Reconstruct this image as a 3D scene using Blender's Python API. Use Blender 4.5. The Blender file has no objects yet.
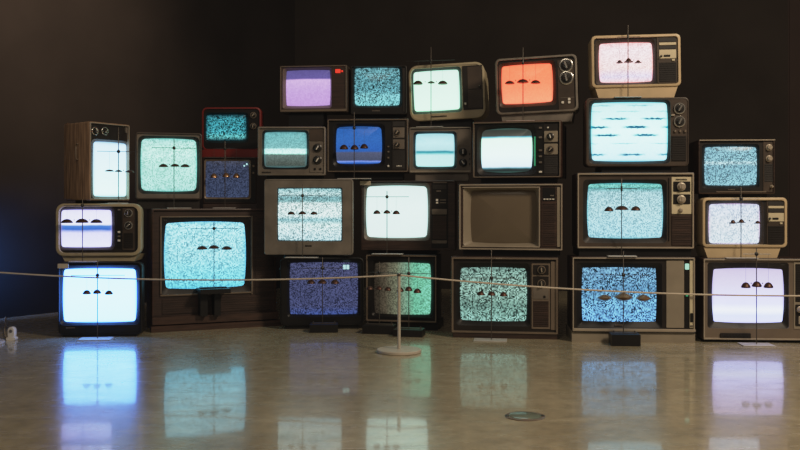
import bpy, math, random
from mathutils import Vector
random.seed(7)
S = bpy.context.scene
COL = S.collection
F, YH, H = 900.0, 205.0, 0.76          # focal length in pixels, horizon row, camera height
PI = math.pi

# ------------------------------------------------------------------ colour / materials
def lin(c):
    out = []
    for v in c[:3]:
        v = v / 255.0
        out.append(v / 12.92 if v <= 0.04045 else ((v + 0.055) / 1.055) ** 2.4)
    return (out[0], out[1], out[2], 1.0)

# film-like tone curve used by the colour management (scene value, shown value) and its inverse
PTS = [(0, .0022), (.12, .121), (.3, .302), (.6, .58), (1.0, .77), (1.6, .87), (3.0, .925), (6.0, .95)]
def scene(c):
    if len(c) == 4: return c
    out = []
    for v in lin(c)[:3]:
        v = max(v, PTS[0][1] + .0005)
        for (a, b), (x, y) in zip(PTS, PTS[1:]):
            if v <= y or x == 6.0: out.append(min(2.4, a + (v - b) / (y - b) * (x - a))); break
    m = max(out); k = .75 if m > .8 and min(c[:3]) > .6 * max(c[:3]) else 1.0
    w = (out[0] + out[1] + out[2]) / 3
    return tuple(w + (v - w) * k for v in out) + (1.0,)

class NT:
    def __init__(self, name):
        self.m = bpy.data.materials.new(name); self.m.use_nodes = True
        self.t = self.m.node_tree; self.n = self.t.nodes; self.n.clear()
        self.out = self.n.new('ShaderNodeOutputMaterial')
        self.b = self.n.new('ShaderNodeBsdfPrincipled')
        self.t.links.new(self.b.outputs[0], self.out.inputs[0])
    def new(self, kind, **kw):
        x = self.n.new('ShaderNode' + kind)
        for k, v in kw.items(): setattr(x, k, v)
        return x
    def link(self, a, b): self.t.links.new(a, b)
    def math(self, op, a, b=None, c=None):
        x = self.new('Math', operation=op)
        for i, v in enumerate((a, b, c)):
            if v is None: continue
            if isinstance(v, (int, float)): x.inputs[i].default_value = v
            else: self.link(v, x.inputs[i])
        return x.outputs[0]
    def mix(self, fac, a, b, mode='MIX'):
        x = self.new('MixRGB', blend_type=mode)
        for i, v in enumerate((fac, a, b)):
            if isinstance(v, (int, float)): x.inputs[i].default_value = v
            elif isinstance(v, tuple): x.inputs[i].default_value = v
            else: self.link(v, x.inputs[i])
        return x.outputs[0]
    def ramp(self, fac, stops, interp='LINEAR'):
        x = self.new('ValToRGB'); cr = x.color_ramp; cr.interpolation = interp
        while len(cr.elements) > 1: cr.elements.remove(cr.elements[-1])
        cr.elements[0].position = stops[0][0]; cr.elements[0].color = stops[0][1]
        for p, c in stops[1:]:
            e = cr.elements.new(p); e.color = c
        self.link(fac, x.inputs[0])
        return x.outputs[0]

def plain(name, col, rough=0.5, metal=0.0, var=0.25, scale=9.0, stretch=(1, 1, 1), bump=0.0, spec=0.5):
    k = NT(name)
    tc = k.new('TexCoord'); mp = k.new('Mapping'); mp.inputs['Scale'].default_value = stretch
    k.link(tc.outputs['Object'], mp.inputs[0])
    nz = k.new('TexNoise'); nz.inputs['Scale'].default_value = scale; nz.inputs['Detail'].default_value = 5
    k.link(mp.outputs[0], nz.inputs['Vector'])
    lo = tuple(c * (1 - var) for c in col) + (1,); hi = tuple(min(1, c * (1 + var)) for c in col) + (1,)
    c = k.ramp(nz.outputs[0], [(0.3, lo), (0.7, hi)])
    k.link(c, k.b.inputs['Base Color'])
    k.b.inputs['Roughness'].default_value = rough; k.b.inputs['Metallic'].default_value = metal
    k.b.inputs['Specular IOR Level'].default_value = spec
    if bump:
        bp = k.new('Bump'); bp.inputs['Strength'].default_value = bump; bp.inputs['Distance'].default_value = 0.002
        k.link(nz.outputs[0], bp.inputs['Height']); k.link(bp.outputs[0], k.b.inputs['Normal'])
    return k.m

MAT = {}
def M(key, *a, **k):
    MAT[key] = plain(key, *a, **k)
M('black_plastic', (.009, .008, .0075), .42, spec=.3)
M('dark_plastic', (.017, .0135, .0115), .46, spec=.3)
M('brown_plastic', (.060, .043, .032), .45, spec=.35)
M('grey_plastic', (.15, .125, .10), .48)
M('taupe_plastic', (.185, .16, .13), .48)
M('cream_plastic', (.56, .43, .26), .42, var=.08)
M('olive_cream', (.40, .34, .22), .42, var=.08)
M('red_plastic', (.20, .020, .016), .35, var=.1)
M('walnut', (.052, .026, .017), .42, var=.5, scale=6, stretch=(1, 1, 14))
M('walnut_upright', (.30, .19, .12), .42, var=.5, scale=6, stretch=(14, 14, 1))
M('dark_walnut', (.038, .021, .015), .42, var=.5, scale=6, stretch=(1, 1, 14))
M('silver_trim', (.42, .36, .28), .38, metal=.25, var=.1)
M('bronze_trim', (.20, .155, .115), .42, metal=.3, var=.1)
M('beige_panel', (.27, .23, .17), .5, var=.1)
M('ivory_panel', (.62, .55, .38), .45, var=.08)
M('chrome', (.72, .68, .60), .22, metal=.9, var=.05)
M('knob_black', (.022, .020, .018), .3)
M('white_mark', (.75, .72, .64), .5, var=.05)
M('grille_dark', (.020, .017, .015), .6)
M('copper', (.46, .27, .15), .30, metal=.85, var=.15)
M('backlit_copper', (.085, .040, .028), .42, metal=.6, var=.15)  # same copper, base colour darkened so bowls read as backlit silhouettes
M('rod_steel', (.10, .085, .07), .4, metal=.6)
M('wire_steel', (.16, .14, .12), .4, metal=.6)
M('base_steel', (.55, .53, .50), .45, metal=.2, var=.08)
M('post_paint', (.50, .45, .37), .4, var=.06)
M('rope_elastic', (.60, .52, .42), .7, var=.1)
M('white_plastic', (.72, .70, .66), .4, var=.05)
M('grey_rubber', (.12, .12, .13), .6)
M('cord_beige', (.45, .38, .28), .6)
M('cord_blue', (.05, .16, .22), .5)
M('glass_drain', (.16, .20, .16), .12, var=.15)
M('tag_paper', (.50, .44, .33), .7, var=.06)

def glow(name, c, st):
    k = NT(name); k.b.inputs['Base Color'].default_value = (.02, .02, .02, 1)
    tc = k.new('TexCoord'); nz = k.new('TexNoise'); nz.inputs['Scale'].default_value = 30
    k.link(tc.outputs['Object'], nz.inputs['Vector'])
    cc = lin(c)
    k.link(k.ramp(nz.outputs[0], [(0.2, tuple(v * .9 for v in cc[:3]) + (1,)), (0.8, cc)]), k.b.inputs['Emission Color'])
    k.b.inputs['Emission Strength'].default_value = st
    return k.m
MAT['led_red'] = glow('led_red', (255, 60, 40), 1.1)
MAT['led_mint'] = glow('led_mint', (190, 255, 225), .8)
MAT['mark_cyan'] = glow('mark_cyan', (190, 245, 245), 1.0)
MAT['led_green'] = glow('led_green', (60, 190, 130), .6)

def screen(name, stops, axis='v', px=(80, 50), grain=1.5, lo=1.0, hi=1.0, st=1.0, edge=None, ew=14, streak=None, lift=None):
    """emissive picture tube: colour bands down (or across) the tube, static, darker rim"""
    k = NT('screen_' + name)
    tc = k.new('TexCoord'); sp = k.new('SeparateXYZ'); k.link(tc.outputs['UV'], sp.inputs[0])
    u = sp.outputs[0]; v = k.math('SUBTRACT', 1.0, sp.outputs[1])
    # slight wobble of the band edges
    nz = k.new('TexNoise'); nz.inputs['Scale'].default_value = 3.0; k.link(tc.outputs['UV'], nz.inputs['Vector'])
    wob = k.math('MULTIPLY_ADD', nz.outputs[0], 0.03, -0.015)
    f = k.math('ADD', v if axis == 'v' else u, wob)
    c = k.ramp(f, [(p, scene(q)) for p, q in stops])
    if streak:
        fn = k.new('TexNoise'); fn.inputs['Scale'].default_value = 26; fn.inputs['Detail'].default_value = 3
        k.link(tc.outputs['UV'], fn.inputs['Vector'])
        vv = k.math('ADD', v, k.math('MULTIPLY_ADD', fn.outputs[0], .05, -.025)); fac = None
        for row, wd, amt, sh in ((.06, .018, .45, .0), (.16, .014, .4, .3), (.285, .026, .9, .62), (.425, .030, 1.0, .1), (.56, .030, 1.0, .85), (.70, .014, .45, .4), (.885, .026, .8, .2)):
            tri = k.math('SUBTRACT', 1.0, k.math('DIVIDE', k.math('ABSOLUTE', k.math('SUBTRACT', vv, row + .0)), wd))
            tri = k.math('MAXIMUM', tri, 0.0)
            dash = k.math('SINE', k.math('MULTIPLY_ADD', u, 12.5, sh * 6.28))
            dash = k.math('MINIMUM', k.math('MAXIMUM', k.math('MULTIPLY_ADD', dash, .75, .62), 0.0), 1.0)
            t_ = k.math('MULTIPLY', k.math('MULTIPLY', tri, dash), amt * 1.5)
            fac = t_ if fac is None else k.math('MAXIMUM', fac, t_)
        fac = k.math('MINIMUM', fac, 1.0)
        c = k.mix(fac, c, scene(streak))
    if lo < 1.0 or hi > 1.0:
        cm = k.new('CombineXYZ')
        k.link(k.math('FLOOR', k.math('MULTIPLY', u, px[0] / (grain * .80))), cm.inputs[0])
        k.link(k.math('FLOOR', k.math('MULTIPLY', v, px[1] / (grain * .80))), cm.inputs[1])
        wn = k.new('TexWhiteNoise', noise_dimensions='2D'); k.link(cm.outputs[0], wn.inputs['Vector'])
        g = k.math('MAXIMUM', k.math('MULTIPLY_ADD', wn.outputs['Value'], (hi - lo) * 1.3, lo - (hi - lo) * .15), 0.02)
        c = k.mix(1.0, c, g, 'MULTIPLY')
        if lift: c = k.mix(1.0, c, lin(lift), 'ADD')
    def edgev(x):
        a = k.math('ABSOLUTE', k.math('MULTIPLY_ADD', x, 2.0, -1.0))
        return k.math('POWER', a, float(ew))
    e = k.math('MAXIMUM', edgev(u), edgev(v))
    if edge: c = k.mix(k.math('MINIMUM', e, 1.0), c, scene(edge))
    k.link(c, k.b.inputs['Emission Color']); k.b.inputs['Emission Strength'].default_value = st
    k.link(k.mix(1.0, c, (.12, .12, .12, 1), 'MULTIPLY'), k.b.inputs['Base Color'])
    k.b.inputs['Roughness'].default_value = .16; k.b.inputs['Specular IOR Level'].default_value = .12
    return k.m

# ------------------------------------------------------------------ mesh builder
class MB:
    def __init__(self): self.v = []; self.f = []; self.uv = None
    def loft(self, loops, cap0=False, cap1=False):
        n = len(loops[0]); b = len(self.v)
        for L in loops: self.v += [tuple(p) for p in L]
        for i in range(len(loops) - 1):
            for j in range(n):
                a = b + i * n; c = a + n; j2 = (j + 1) % n
                self.f.append((a + j, a + j2, c + j2, c + j))
        if cap0: self.f.append(tuple(b + j for j in range(n))[::-1])
        if cap1:
            e = b + (len(loops) - 1) * n
            self.f.append(tuple(e + j for j in range(n)))
        return self
    def rbox(self, x0, x1, z0, z1, y0, y1, r=.002, bev=.001):
        """rounded box whose front faces -y at y0"""
        bev = min(bev, (x1 - x0) * .3, (z1 - z0) * .3, (y1 - y0) * .5)
        L = [rr(x0, x1, z0, z1, r, 0, y1, 3, 0), rr(x0, x1, z0, z1, r, 0, y0 + bev, 3, 0),
             rr(x0 + bev, x1 - bev, z0 + bev, z1 - bev, r, 0, y0, 3, 0)]
        return self.loft(L, True, True)
    def lathe(self, prof, cx, cy, cz, axis='z', n=28, caps=(True, True)):
        """prof: (radius, height) pairs; axis z up, or y toward the viewer (height grows to -y)"""
        L = []
        for r, h in prof:
            ring = []
            for i in range(n):
                a = 2 * PI * i / n
                if axis == 'z': ring.append((cx + r * math.cos(a), cy + r * math.sin(a), cz + h))
                else: ring.append((cx + r * math.cos(a), cy - h, cz + r * math.sin(a)))
            L.append(ring)
        return self.loft(L, *caps)
    def tube(self, pts, r, n=8):
        pts = [Vector(p) for p in pts]; L = []
        for i, p in enumerate(pts):
            t = (pts[min(i + 1, len(pts) - 1)] - pts[max(i - 1, 0)]).normalized()
            ref = Vector((0, 0, 1)) if abs(t.z) < .9 else Vector((1, 0, 0))
            a = t.cross(ref).normalized(); c = t.cross(a)
            L.append([p + a * (r * math.cos(2 * PI * j / n)) + c * (r * math.sin(2 * PI * j / n)) for j in range(n)])
        return self.loft(L, True, True)
    def build(self, name, mat, parent=None, rot=None, smooth=35):
        v = self.v
        if rot:                                    # small roll about the face centre (x, z, angle)
            cx, cz, a = rot; c, s = math.cos(a), math.sin(a)
            v = [(cx + (x - cx) * c - (z - cz) * s, y, cz + (x - cx) * s + (z - cz) * c) for x, y, z in v]
        me = bpy.data.meshes.new(name); me.from_pydata(v, [], self.f)
        if self.uv:
            lay = me.uv_layers.new(name='UVMap')
            for lp in me.loops: lay.data[lp.index].uv = self.uv[lp.vertex_index]
        import bmesh
        bm = bmesh.new(); bm.from_mesh(me); bmesh.ops.recalc_face_normals(bm, faces=bm.faces); bm.to_mesh(me); bm.free()
        me.materials.append(MAT[mat] if isinstance(mat, str) else mat)
        for p in me.polygons: p.use_smooth = True
        me.set_sharp_from_angle(angle=math.radians(smooth))
        o = bpy.data.objects.new(name, me); COL.objects.link(o)
        if parent: o.parent = parent
        return o

def rr(x0, x1, z0, z1, r, b, y, na=5, ns=6):
    """rounded rectangle loop, counter-clockwise seen from -y, optionally barrelled"""
    r = max(1e-5, min(r, (x1 - x0) * .49, (z1 - z0) * .49)); pts = []
    cs = [(x1 - r, z0 + r, -PI / 2), (x1 - r, z1 - r, 0), (x0 + r, z1 - r, PI / 2), (x0 + r, z0 + r, PI)]
    for i, (cx, cz, a0) in enumerate(cs):
        arc = [(cx + r * math.cos(a0 + PI / 2 * k / na), cz + r * math.sin(a0 + PI / 2 * k / na)) for k in range(na + 1)]
        pts += arc
        nx, nz, na0 = cs[(i + 1) % 4]
        q = (nx + r * math.cos(na0), nz + r * math.sin(na0)); p = arc[-1]
        for k in range(1, ns + 1):
            t = k / (ns + 1); pts.append((p[0] + (q[0] - p[0]) * t, p[1] + (q[1] - p[1]) * t))
    cx, cz, hw, hh = (x0 + x1) / 2, (z0 + z1) / 2, (x1 - x0) / 2, (z1 - z0) / 2
    out = []
    for x, z in pts:
        xn, zn = (x - cx) / hw, (z - cz) / hh
        out.append((cx + (x - cx) * (1 - b * zn * zn), y, cz + (z - cz) * (1 - b * xn * xn)))
    return out

def empty(name, loc, rz=0.0):
    o = bpy.data.objects.new(name, None); o.empty_display_size = .1
    o.location = loc; o.rotation_euler = (0, 0, rz); COL.objects.link(o); return o
def tag(o, label, cat, group=None):
    o['label'] = label; o['category'] = cat
    if group: o['group'] = group
    return o
def struct(o): o['kind'] = 'structure'; return o

# ------------------------------------------------------------------ photo plane -> place
class Plane:
    """upright plane through photo column cx at depth d, turned by yaw; gives metres on that plane"""
    def __init__(self, cx, d, yaw):
        self.d, self.yaw = d, yaw; self.c, self.s = math.cos(yaw), math.sin(yaw)
        self.X = (cx - 400) / F * d; self.base = 0.0
    def u(self, px, r=0.0):                 # r: how far behind the front face the point lies
        k = (px - 400) / F; return (k * (self.d + r * self.c) - self.X + r * self.s) / (self.c - k * self.s)
    def z(self, px, py, r=0.0): return H - (py - YH) * (self.d + self.u(px, r) * self.s + r * self.c) / F - self.base
    def rect(self, x0, y0, x1, y1, r=0.0):
        m = (x0 + x1) / 2
        return self.u(x0, r), self.u(x1, r), self.z(m, y1, r), self.z(m, y0, r)
    def s_(self): return self.d / F

TV = {}
def knob(P, fy, x, y, r, style, root, rot):
    cx, cz, rad = P.u(x, fy), P.z(x, y, fy), r * P.s_()
    b = MB(); ring = {'ring': 'chrome', 'metal': 'silver_trim', 'dark': 'knob_black', 'dim': 'bronze_trim'}[style]
    if style in ('ring', 'dim'):
        b.lathe([(rad, 0), (rad, .004), (rad * .92, .006), (rad * .80, .006), (rad * .76, .003)], cx, fy, cz, 'y', 24, (True, False))
        k = b.build('dial_ring', ring, root, rot)
        c = MB().lathe([(rad * .77, .001), (rad * .74, .004), (rad * .5, .005), (rad * .46, .014), (rad * .40, .016)], cx, fy, cz, 'y', 24)
        kn = c.build('knob', 'knob_black', k, rot)
    else:
        b.lathe([(rad, 0), (rad, .005), (rad * .86, .007), (rad * .72, .008), (rad * .66, .018), (rad * .58, .020)], cx, fy, cz, 'y', 24)
        k = b.build('knob', ring, root, rot); kn = k
    g = MB().rbox(cx - rad * .13, cx + rad * .13, cz - rad * .5, cz + rad * .55, fy - .023, fy - .012, rad * .05, .001)
    a = random.uniform(-.8, .8)
    g.v = [(cx + (p[0] - cx) * math.cos(a) - (p[2] - cz) * math.sin(a), p[1], cz + (p[0] - cx) * math.sin(a) + (p[2] - cz) * math.cos(a)) for p in g.v]
    g.build('pointer', 'white_mark' if style in ('dark',) else 'chrome' if style == 'ring' else 'silver_trim', k, rot)
    return k

def tv(key, label, d, yaw, face, screen_px, mat, on=None, r=3, body='dark_plastic', depth=.36, back=(.72, .72), mid=.5,
       rim=2.0, rimmat=None, facemat=None, recess=.012, mask=None, maskmat='black_plastic', sb=.03, sr=4, bulge=.018,
       sunk=.02, foot=None, extras=(), roll=0.0, cast=True):
    x0, y0, x1, y1 = face
    yaw = math.radians(yaw); P = Plane((x0 + x1) / 2, d, yaw)
    base = 0.0 if on is None else TV[on]['top']
    P.base = base
    root = empty('television', (P.X, d, base), yaw)
    tag(root, label, 'television', 'televisions stacked along the wall')
    ua, ub, za, zb = P.rect(*face); s = P.s_()
    rot = ((ua + ub) / 2, (za + zb) / 2, math.radians(roll)) if roll else None
    if za < 0: print('LOW', key, round(za, 4))
    cx, cz = (ua + ub) / 2, (za + zb) / 2
    # --- cabinet shell
    R = r * s; rw = rim * s
    def sc(fx, fz, y, rr_=R):
        return rr(cx + (ua - cx) * fx, cx + (ub - cx) * fx, za + (zb - za) * (1 - fz) * .35, zb - (zb - za) * (1 - fz) * .65, rr_, 0, y)
    e = min(.006, R * .8)
    fm = (1 + 3 * 1.0) / 4
    b = MB()
    loops = [sc(back[0], back[1], depth), sc(back[0] * 1.02, back[1] * 1.02, depth - .01), sc((1 + back[0]) / 2 * .99, (1 + back[1]) / 2 * .99, depth * (mid + .25)),
             sc(.985, .985, depth * mid), sc(1, 1, e), rr(ua + e * .3, ub - e * .3, za + e * .3, zb - e * .3, R, 0, e * .3),
             rr(ua + e, ub - e, za + e, zb - e, R, 0, 0)]
    L2 = [rr(ua + rw, ub - rw, za + rw, zb - rw, max(R - rw * .6, .003), 0, 0),
          rr(ua + rw + .002, ub - rw - .002, za + rw + .002, zb - rw - .002, max(R - rw * .6, .003), 0, recess + .004)]
    if rimmat:
        b.loft(loops, True, False); cab = b.build('cabinet', body, root, rot)
        t = MB().loft([rr(ua + e * .8, ub - e * .8, za + e * .8, zb - e * .8, R, 0, .003), rr(ua + e * .9, ub - e * .9, za + e * .9, zb - e * .9, R, 0, -.002),
                       rr(ua + rw, ub - rw, za + rw, zb - rw, max(R - rw * .6, .003), 0, -.002)] + L2[1:])
        t.build('trim_frame', rimmat, root, rot)
    else:
        b.loft(loops + L2, True, False); cab = b.build('cabinet', body, root, rot)
    # --- front plate between rim and picture-tube mask
    fy = recess; sx0, sx1, sz0, sz1 = P.rect(*screen_px, r=recess + sunk)
    if mask is None:
        mask = (screen_px[0] - 2.5, screen_px[1] - 2.5, screen_px[2] + 2.5, screen_px[3] + 2.5)
    mx0, mx1, mz0, mz1 = P.rect(*mask, r=recess)
    SRr = sr * s * .62; sb = sb + .012; MR = (sr * .7 + 1) * s; fy = recess
    fp = MB().loft([rr(ua + rw - .001, ub - rw + .001, za + rw - .001, zb - rw + .001, max(R - rw * .6, .003), 0, fy),
                    rr(mx0, mx1, mz0, mz1, MR, 0, fy), rr(mx0 + .001, mx1 - .001, mz0 + .001, mz1 - .001, MR, 0, fy + .003)])
    fp.build('front_panel', facemat or body, root, rot)
    sy = fy + sunk
    ms = MB().loft([rr(mx0, mx1, mz0, mz1, MR, 0, fy + .0015), rr(mx0 + (sx0 - mx0) * .5, mx1 + (sx1 - mx1) * .5, mz0 + (sz0 - mz0) * .5, mz1 + (sz1 - mz1) * .5, MR, sb * .5, fy + sunk * .45),
                    rr(sx0, sx1, sz0, sz1, SRr, sb, sy), rr(sx0 + .002, sx1 - .002, sz0 + .002, sz1 - .002, SRr, sb, sy + .012)])
    ms.build('screen_surround', maskmat, root, rot)
    # --- picture tube
    L = []; base_loop = rr(sx0 - .0005, sx1 + .0005, sz0 - .0005, sz1 + .0005, SRr, sb, sy + .002)
    ccx, ccz = (sx0 + sx1) / 2, (sz0 + sz1) / 2
    for q in (1, .85, .68, .5, .32, .15):
        L.append([(ccx + (p[0] - ccx) * q, sy + .002 - bulge * (1 - q * q), ccz + (p[2] - ccz) * q) for p in base_loop])
    sm = MB().loft(L, False, True)
    sm.uv = [((p[0] - sx0) / (sx1 - sx0), (p[2] - sz0) / (sz1 - sz0)) for p in sm.v]
    so = sm.build('screen', mat, root, rot)
    # --- pedestal down to what it stands on
    if za > .004:
        ft = dict(x0=.08, x1=.92, y0=.05, y1=depth * .7, mat='black_plastic', t0=1.0, t1=1.0); ft.update(foot or {})
        w = ub - ua; fa, fb = ua + ft['x0'] * w, ua + ft['x1'] * w
        def lp(k, z, yy0, yy1):
            mm = (fa + fb) / 2
            a, c = mm + (fa - mm) * k, mm + (fb - mm) * k
            return [(a, yy0, z), (c, yy0, z), (c, yy1, z), (a, yy1, z)]
        top = za + .003 + (abs(math.sin(math.radians(roll))) * w * .5 if roll else 0)
        fo = MB().loft([lp(ft['t1'], 0, ft['y0'], ft['y1']), lp(ft['t0'], top, ft.get('yt', ft['y0']), ft['y1'])], True, True)
        fo.build('base', ft['mat'], root, smooth=20)
    # --- controls
    for ex in extras:
        k = ex[0]
        if k == 'knob':
            knob(P, fy - (ex[5] if len(ex) > 5 else .004), ex[1], ex[2], ex[3], ex[4], root, rot); continue
        a, c, lo, hi = P.rect(*ex[1:5], r=fy if k != 'screen_mark' else fy + sunk - bulge); m = ex[5]
        th = ex[6] if len(ex) > 6 else {'control_panel': .004, 'speaker_grille': .005, 'button': .010, 'indicator_light': .008, 'brand_plate': .007, 'frame_line': .006,
                                        'screen_mark': .03, 'label_tag': .0, 'vent': .006}.get(k, .006)
        if k == 'speaker_grille':
            g = MB().rbox(a, c, lo, hi, fy - th, fy + .004, .002)
            n = max(4, int((hi - lo) / .012))
            for i in range(n):
                zc = lo + (hi - lo) * (i + .5) / n
                g.rbox(a + .004, c - .004, zc - .0022, zc + .0022, fy - th - .0025, fy - th, .0005, .0005)
            g.build('speaker_grille', m, root, rot)
        elif k == 'screen_mark':  # small bright cyan block set on the tube face
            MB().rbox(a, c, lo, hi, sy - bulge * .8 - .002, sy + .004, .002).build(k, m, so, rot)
        elif k == 'label_tag':
            MB().rbox(a, c, lo, hi, -.006, .004, .001).build(k, m, root, rot)
        elif k == 'brand_plate':                    # worn lettering too small to read: a row of raised ticks
            g = MB(); n = max(4, int((c - a) / .007)); w = (c - a) / n
            yf = ex[7] if len(ex) > 7 else fy
            for i in range(n):
                hgt = (hi - lo) * random.uniform(.7, 1.0)
                g.rbox(a + w * (i + .12), a + w * (i + .8), lo, lo + hgt, yf - .003, yf + .002, .0005, .0003)
            g.build(k, m, root, rot)
        else:
            MB().rbox(a, c, lo, hi, fy - th, fy + .004, min(.004, (hi - lo) * .2)).build(k, m, root, rot)
    TV[key] = dict(P=P, top=base + zb, root=root, fy=fy, rot=rot, s=s, ua=ua, ub=ub, za=za, zb=zb, depth=depth)
    return root

# =================================================================== picture tubes
W_MINT, W_CYAN = (214, 242, 234), (150, 228, 236)
sA1 = screen('pale_blue', [(0, (.10, .30, 1, 1)), (.5, (.115, .325, 1, 1)), (1, (.10, .30, 1, 1))], px=(75, 54), lo=.97, hi=1.0, st=9.0, edge=(.001, .03, .8, 1), ew=30)
sA2 = screen('lavender_band', [(0, (222, 222, 250)), (.38, (230, 233, 250)), (.43, (88, 138, 215)), (.52, (64, 116, 208)), (.62, (212, 214, 246)), (1, (228, 230, 250))], px=(52, 40), lo=.92, hi=1.0, edge=(150, 130, 215), ew=30)
sA3 = screen('cold_white', [(0, (205, 236, 248)), (1, (225, 245, 247))], px=(34, 55), lo=.95, hi=1.0, edge=(130, 175, 205), ew=18)
sB1 = screen('cyan_static', [(0, (154, 231, 237)), (.5, (142, 228, 234)), (1, (120, 220, 232))], px=(82, 68), grain=1.4, lo=.45, hi=1.3, edge=(100, 200, 228), ew=22)
sB2 = screen('mint_static', [(0, (158, 224, 218)), (.2, (186, 234, 228)), (.3, (192, 235, 230)), (.42, (178, 232, 226)), (1, (164, 228, 220))], px=(57, 53), grain=1.3, lo=.62, hi=1.15, edge=(100, 200, 190), ew=24)
sB3 = screen('dark_teal_static', [(0, (40, 80, 88)), (.2, (58, 140, 152)), (.7, (70, 160, 172)), (.85, (96, 178, 180)), (1, (50, 105, 112))], px=(42, 27), grain=1.2, lo=.1, hi=1.6, edge=(15, 45, 55), ew=10)
sB4 = screen('dim_blue_static', [(0, (56, 62, 82)), (1, (56, 66, 92))], px=(44, 37), grain=1.2, lo=.5, hi=1.5)
sC1 = screen('violet_static', [(0, (68, 72, 104)), (.85, (64, 70, 106)), (1, (62, 80, 140))], px=(69, 53), grain=1.2, lo=.35, hi=1.55)
sC2 = screen('grey_cyan_static', [(0, (160, 205, 208)), (.12, (180, 216, 218)), (.17, (126, 172, 178)), (.24, (140, 186, 190)), (.29, (206, 228, 228)), (.52, (212, 232, 232)), (.60, (150, 198, 204)), (.70, (205, 230, 230)), (.85, (200, 228, 230)), (1, (180, 222, 228))], px=(64, 52), grain=1.15, lo=.38, hi=1.3)
sC3 = screen('half_rolled', [(0, (112, 178, 182)), (.45, (134, 190, 192)), (.50, (200, 238, 236)), (.60, (200, 242, 240)), (.64, (104, 124, 120)), (1, (66, 70, 62))], px=(44, 36), grain=1.2, lo=.75, hi=1.15, edge=(80, 130, 135), ew=18)
sC4 = screen('blue_grey_ground', [(0, (44, 94, 168)), (.3, (54, 106, 180)), (.66, (50, 98, 176)), (.70, (84, 90, 116)), (.90, (72, 80, 104)), (.93, (130, 156, 225)), (.96, (66, 116, 205)), (1, (36, 76, 150))], px=(46, 38), grain=1.1, lo=.9, hi=1.08)
sC5 = screen('violet_bar', [(0, (96, 88, 146)), (.24, (104, 94, 158)), (.28, (206, 166, 226)), (.6, (198, 152, 222)), (1, (194, 144, 220))], px=(44, 36), grain=1.6, lo=.93, hi=1.05)
sC6 = screen('teal_static', [(0, (98, 150, 158)), (.6, (92, 150, 160)), (.75, (128, 192, 200)), (1, (122, 192, 198))], px=(46, 39), grain=1.2, lo=.2, hi=1.6)
sD1 = screen('green_fade', [(0, (40, 34, 28)), (.2, (78, 71, 58)), (.4, (108, 112, 92)), (.55, (116, 148, 126)), (.72, (112, 184, 156)), (1, (126, 202, 174))], axis='u', px=(56, 52), grain=1.2, lo=.55, hi=1.25)
sD2 = screen('milk_white', [(0, (214, 234, 232)), (.4, (222, 238, 236)), (1, (219, 236, 234))], px=(62, 53), lo=.96, hi=1.0, edge=(180, 222, 218), ew=30)
sD3 = screen('cyan_roll', [(0, (146, 218, 228)), (.3, (180, 232, 236)), (.5, (170, 226, 230)), (.55, (40, 138, 156)), (.58, (84, 176, 186)), (.66, (185, 234, 234)), (1, (186, 236, 234))], px=(40, 34), lo=.95, hi=1.0, edge=(140, 212, 218), ew=28)
sD4 = screen('pale_mint', [(0, (212, 238, 230)), (1, (218, 243, 234))], px=(46, 42), lo=.98, hi=1.0, edge=(150, 205, 190), ew=34)
sE1 = screen('sage_static', [(0, (108, 140, 132)), (.3, (130, 162, 152)), (.5, (128, 162, 152)), (.7, (102, 136, 127)), (1, (128, 170, 161))], px=(67, 54), grain=1.4, lo=.12, hi=1.75)
sE3 = screen('white_window', [(0, (52, 56, 52)), (.17, (76, 78, 72)), (.20, (110, 190, 208)), (.24, (225, 243, 238)), (.6, (228, 243, 242)), (.86, (216, 236, 242)), (.90, (90, 140, 150)), (.93, (46, 54, 54)), (1, (36, 42, 42))], px=(51, 46), lo=.98, hi=1.0, edge=(80, 130, 120), ew=40)
sE4 = screen('orange', [(0, (247, 146, 104)), (.5, (247, 152, 112)), (1, (249, 168, 132))], px=(52, 40), lo=.95, hi=1.04, edge=(228, 120, 90), ew=26)
sF1 = screen('steel_blue_static', [(0, (108, 152, 182)), (.45, (96, 146, 182)), (.6, (110, 166, 204)), (1, (112, 170, 214))], px=(75, 54), grain=1.3, lo=.06, hi=1.8)
sF2 = screen('ice_static', [(0, (90, 176, 170)), (.05, (140, 210, 204)), (.09, (96, 166, 166)), (.17, (160, 212, 220)), (.5, (170, 220, 228)), (1, (154, 218, 230))], px=(76, 56), grain=1.2, lo=.55, hi=1.22, edge=(100, 182, 198), ew=30)
sF3 = screen('torn_lines', [(0, (186, 236, 238)), (.5, (208, 246, 246)), (1, (192, 238, 242))], px=(78, 60), grain=1.2, lo=.93, hi=1.03, edge=(50, 190, 210), ew=26, streak=(40, 105, 140))
sF4 = screen('pink_blush', [(0, (238, 205, 208)), (.2, (238, 226, 230)), (.65, (238, 220, 220)), (.85, (222, 212, 234)), (1, (236, 212, 214))], px=(54, 40), grain=1.2, lo=.72, hi=1.18, edge=(240, 170, 165), ew=22)
sG1 = screen('lilac', [(0, (204, 194, 228)), (.3, (212, 208, 236)), (.65, (216, 222, 244)), (.76, (232, 238, 248)), (.86, (208, 222, 246)), (1, (214, 222, 248))], px=(72, 56), lo=.97, hi=1.0, edge=(170, 160, 222), ew=34)
sG2 = screen('frost_static', [(0, (206, 220, 234)), (.5, (212, 226, 232)), (1, (210, 228, 234))], px=(52, 42), grain=1.3, lo=.6, hi=1.2, edge=(205, 170, 205), ew=22)
sG3 = screen('powder_blue_static', [(0, (126, 170, 186)), (.35, (140, 185, 200)), (.42, (166, 208, 216)), (.5, (128, 172, 188)), (1, (140, 188, 202))], px=(53, 39), grain=1.2, lo=.38, hi=1.45)
k = NT('screen_off'); tcx = k.new('TexCoord'); nzx = k.new('TexNoise'); nzx.inputs['Scale'].default_value = 2
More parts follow.
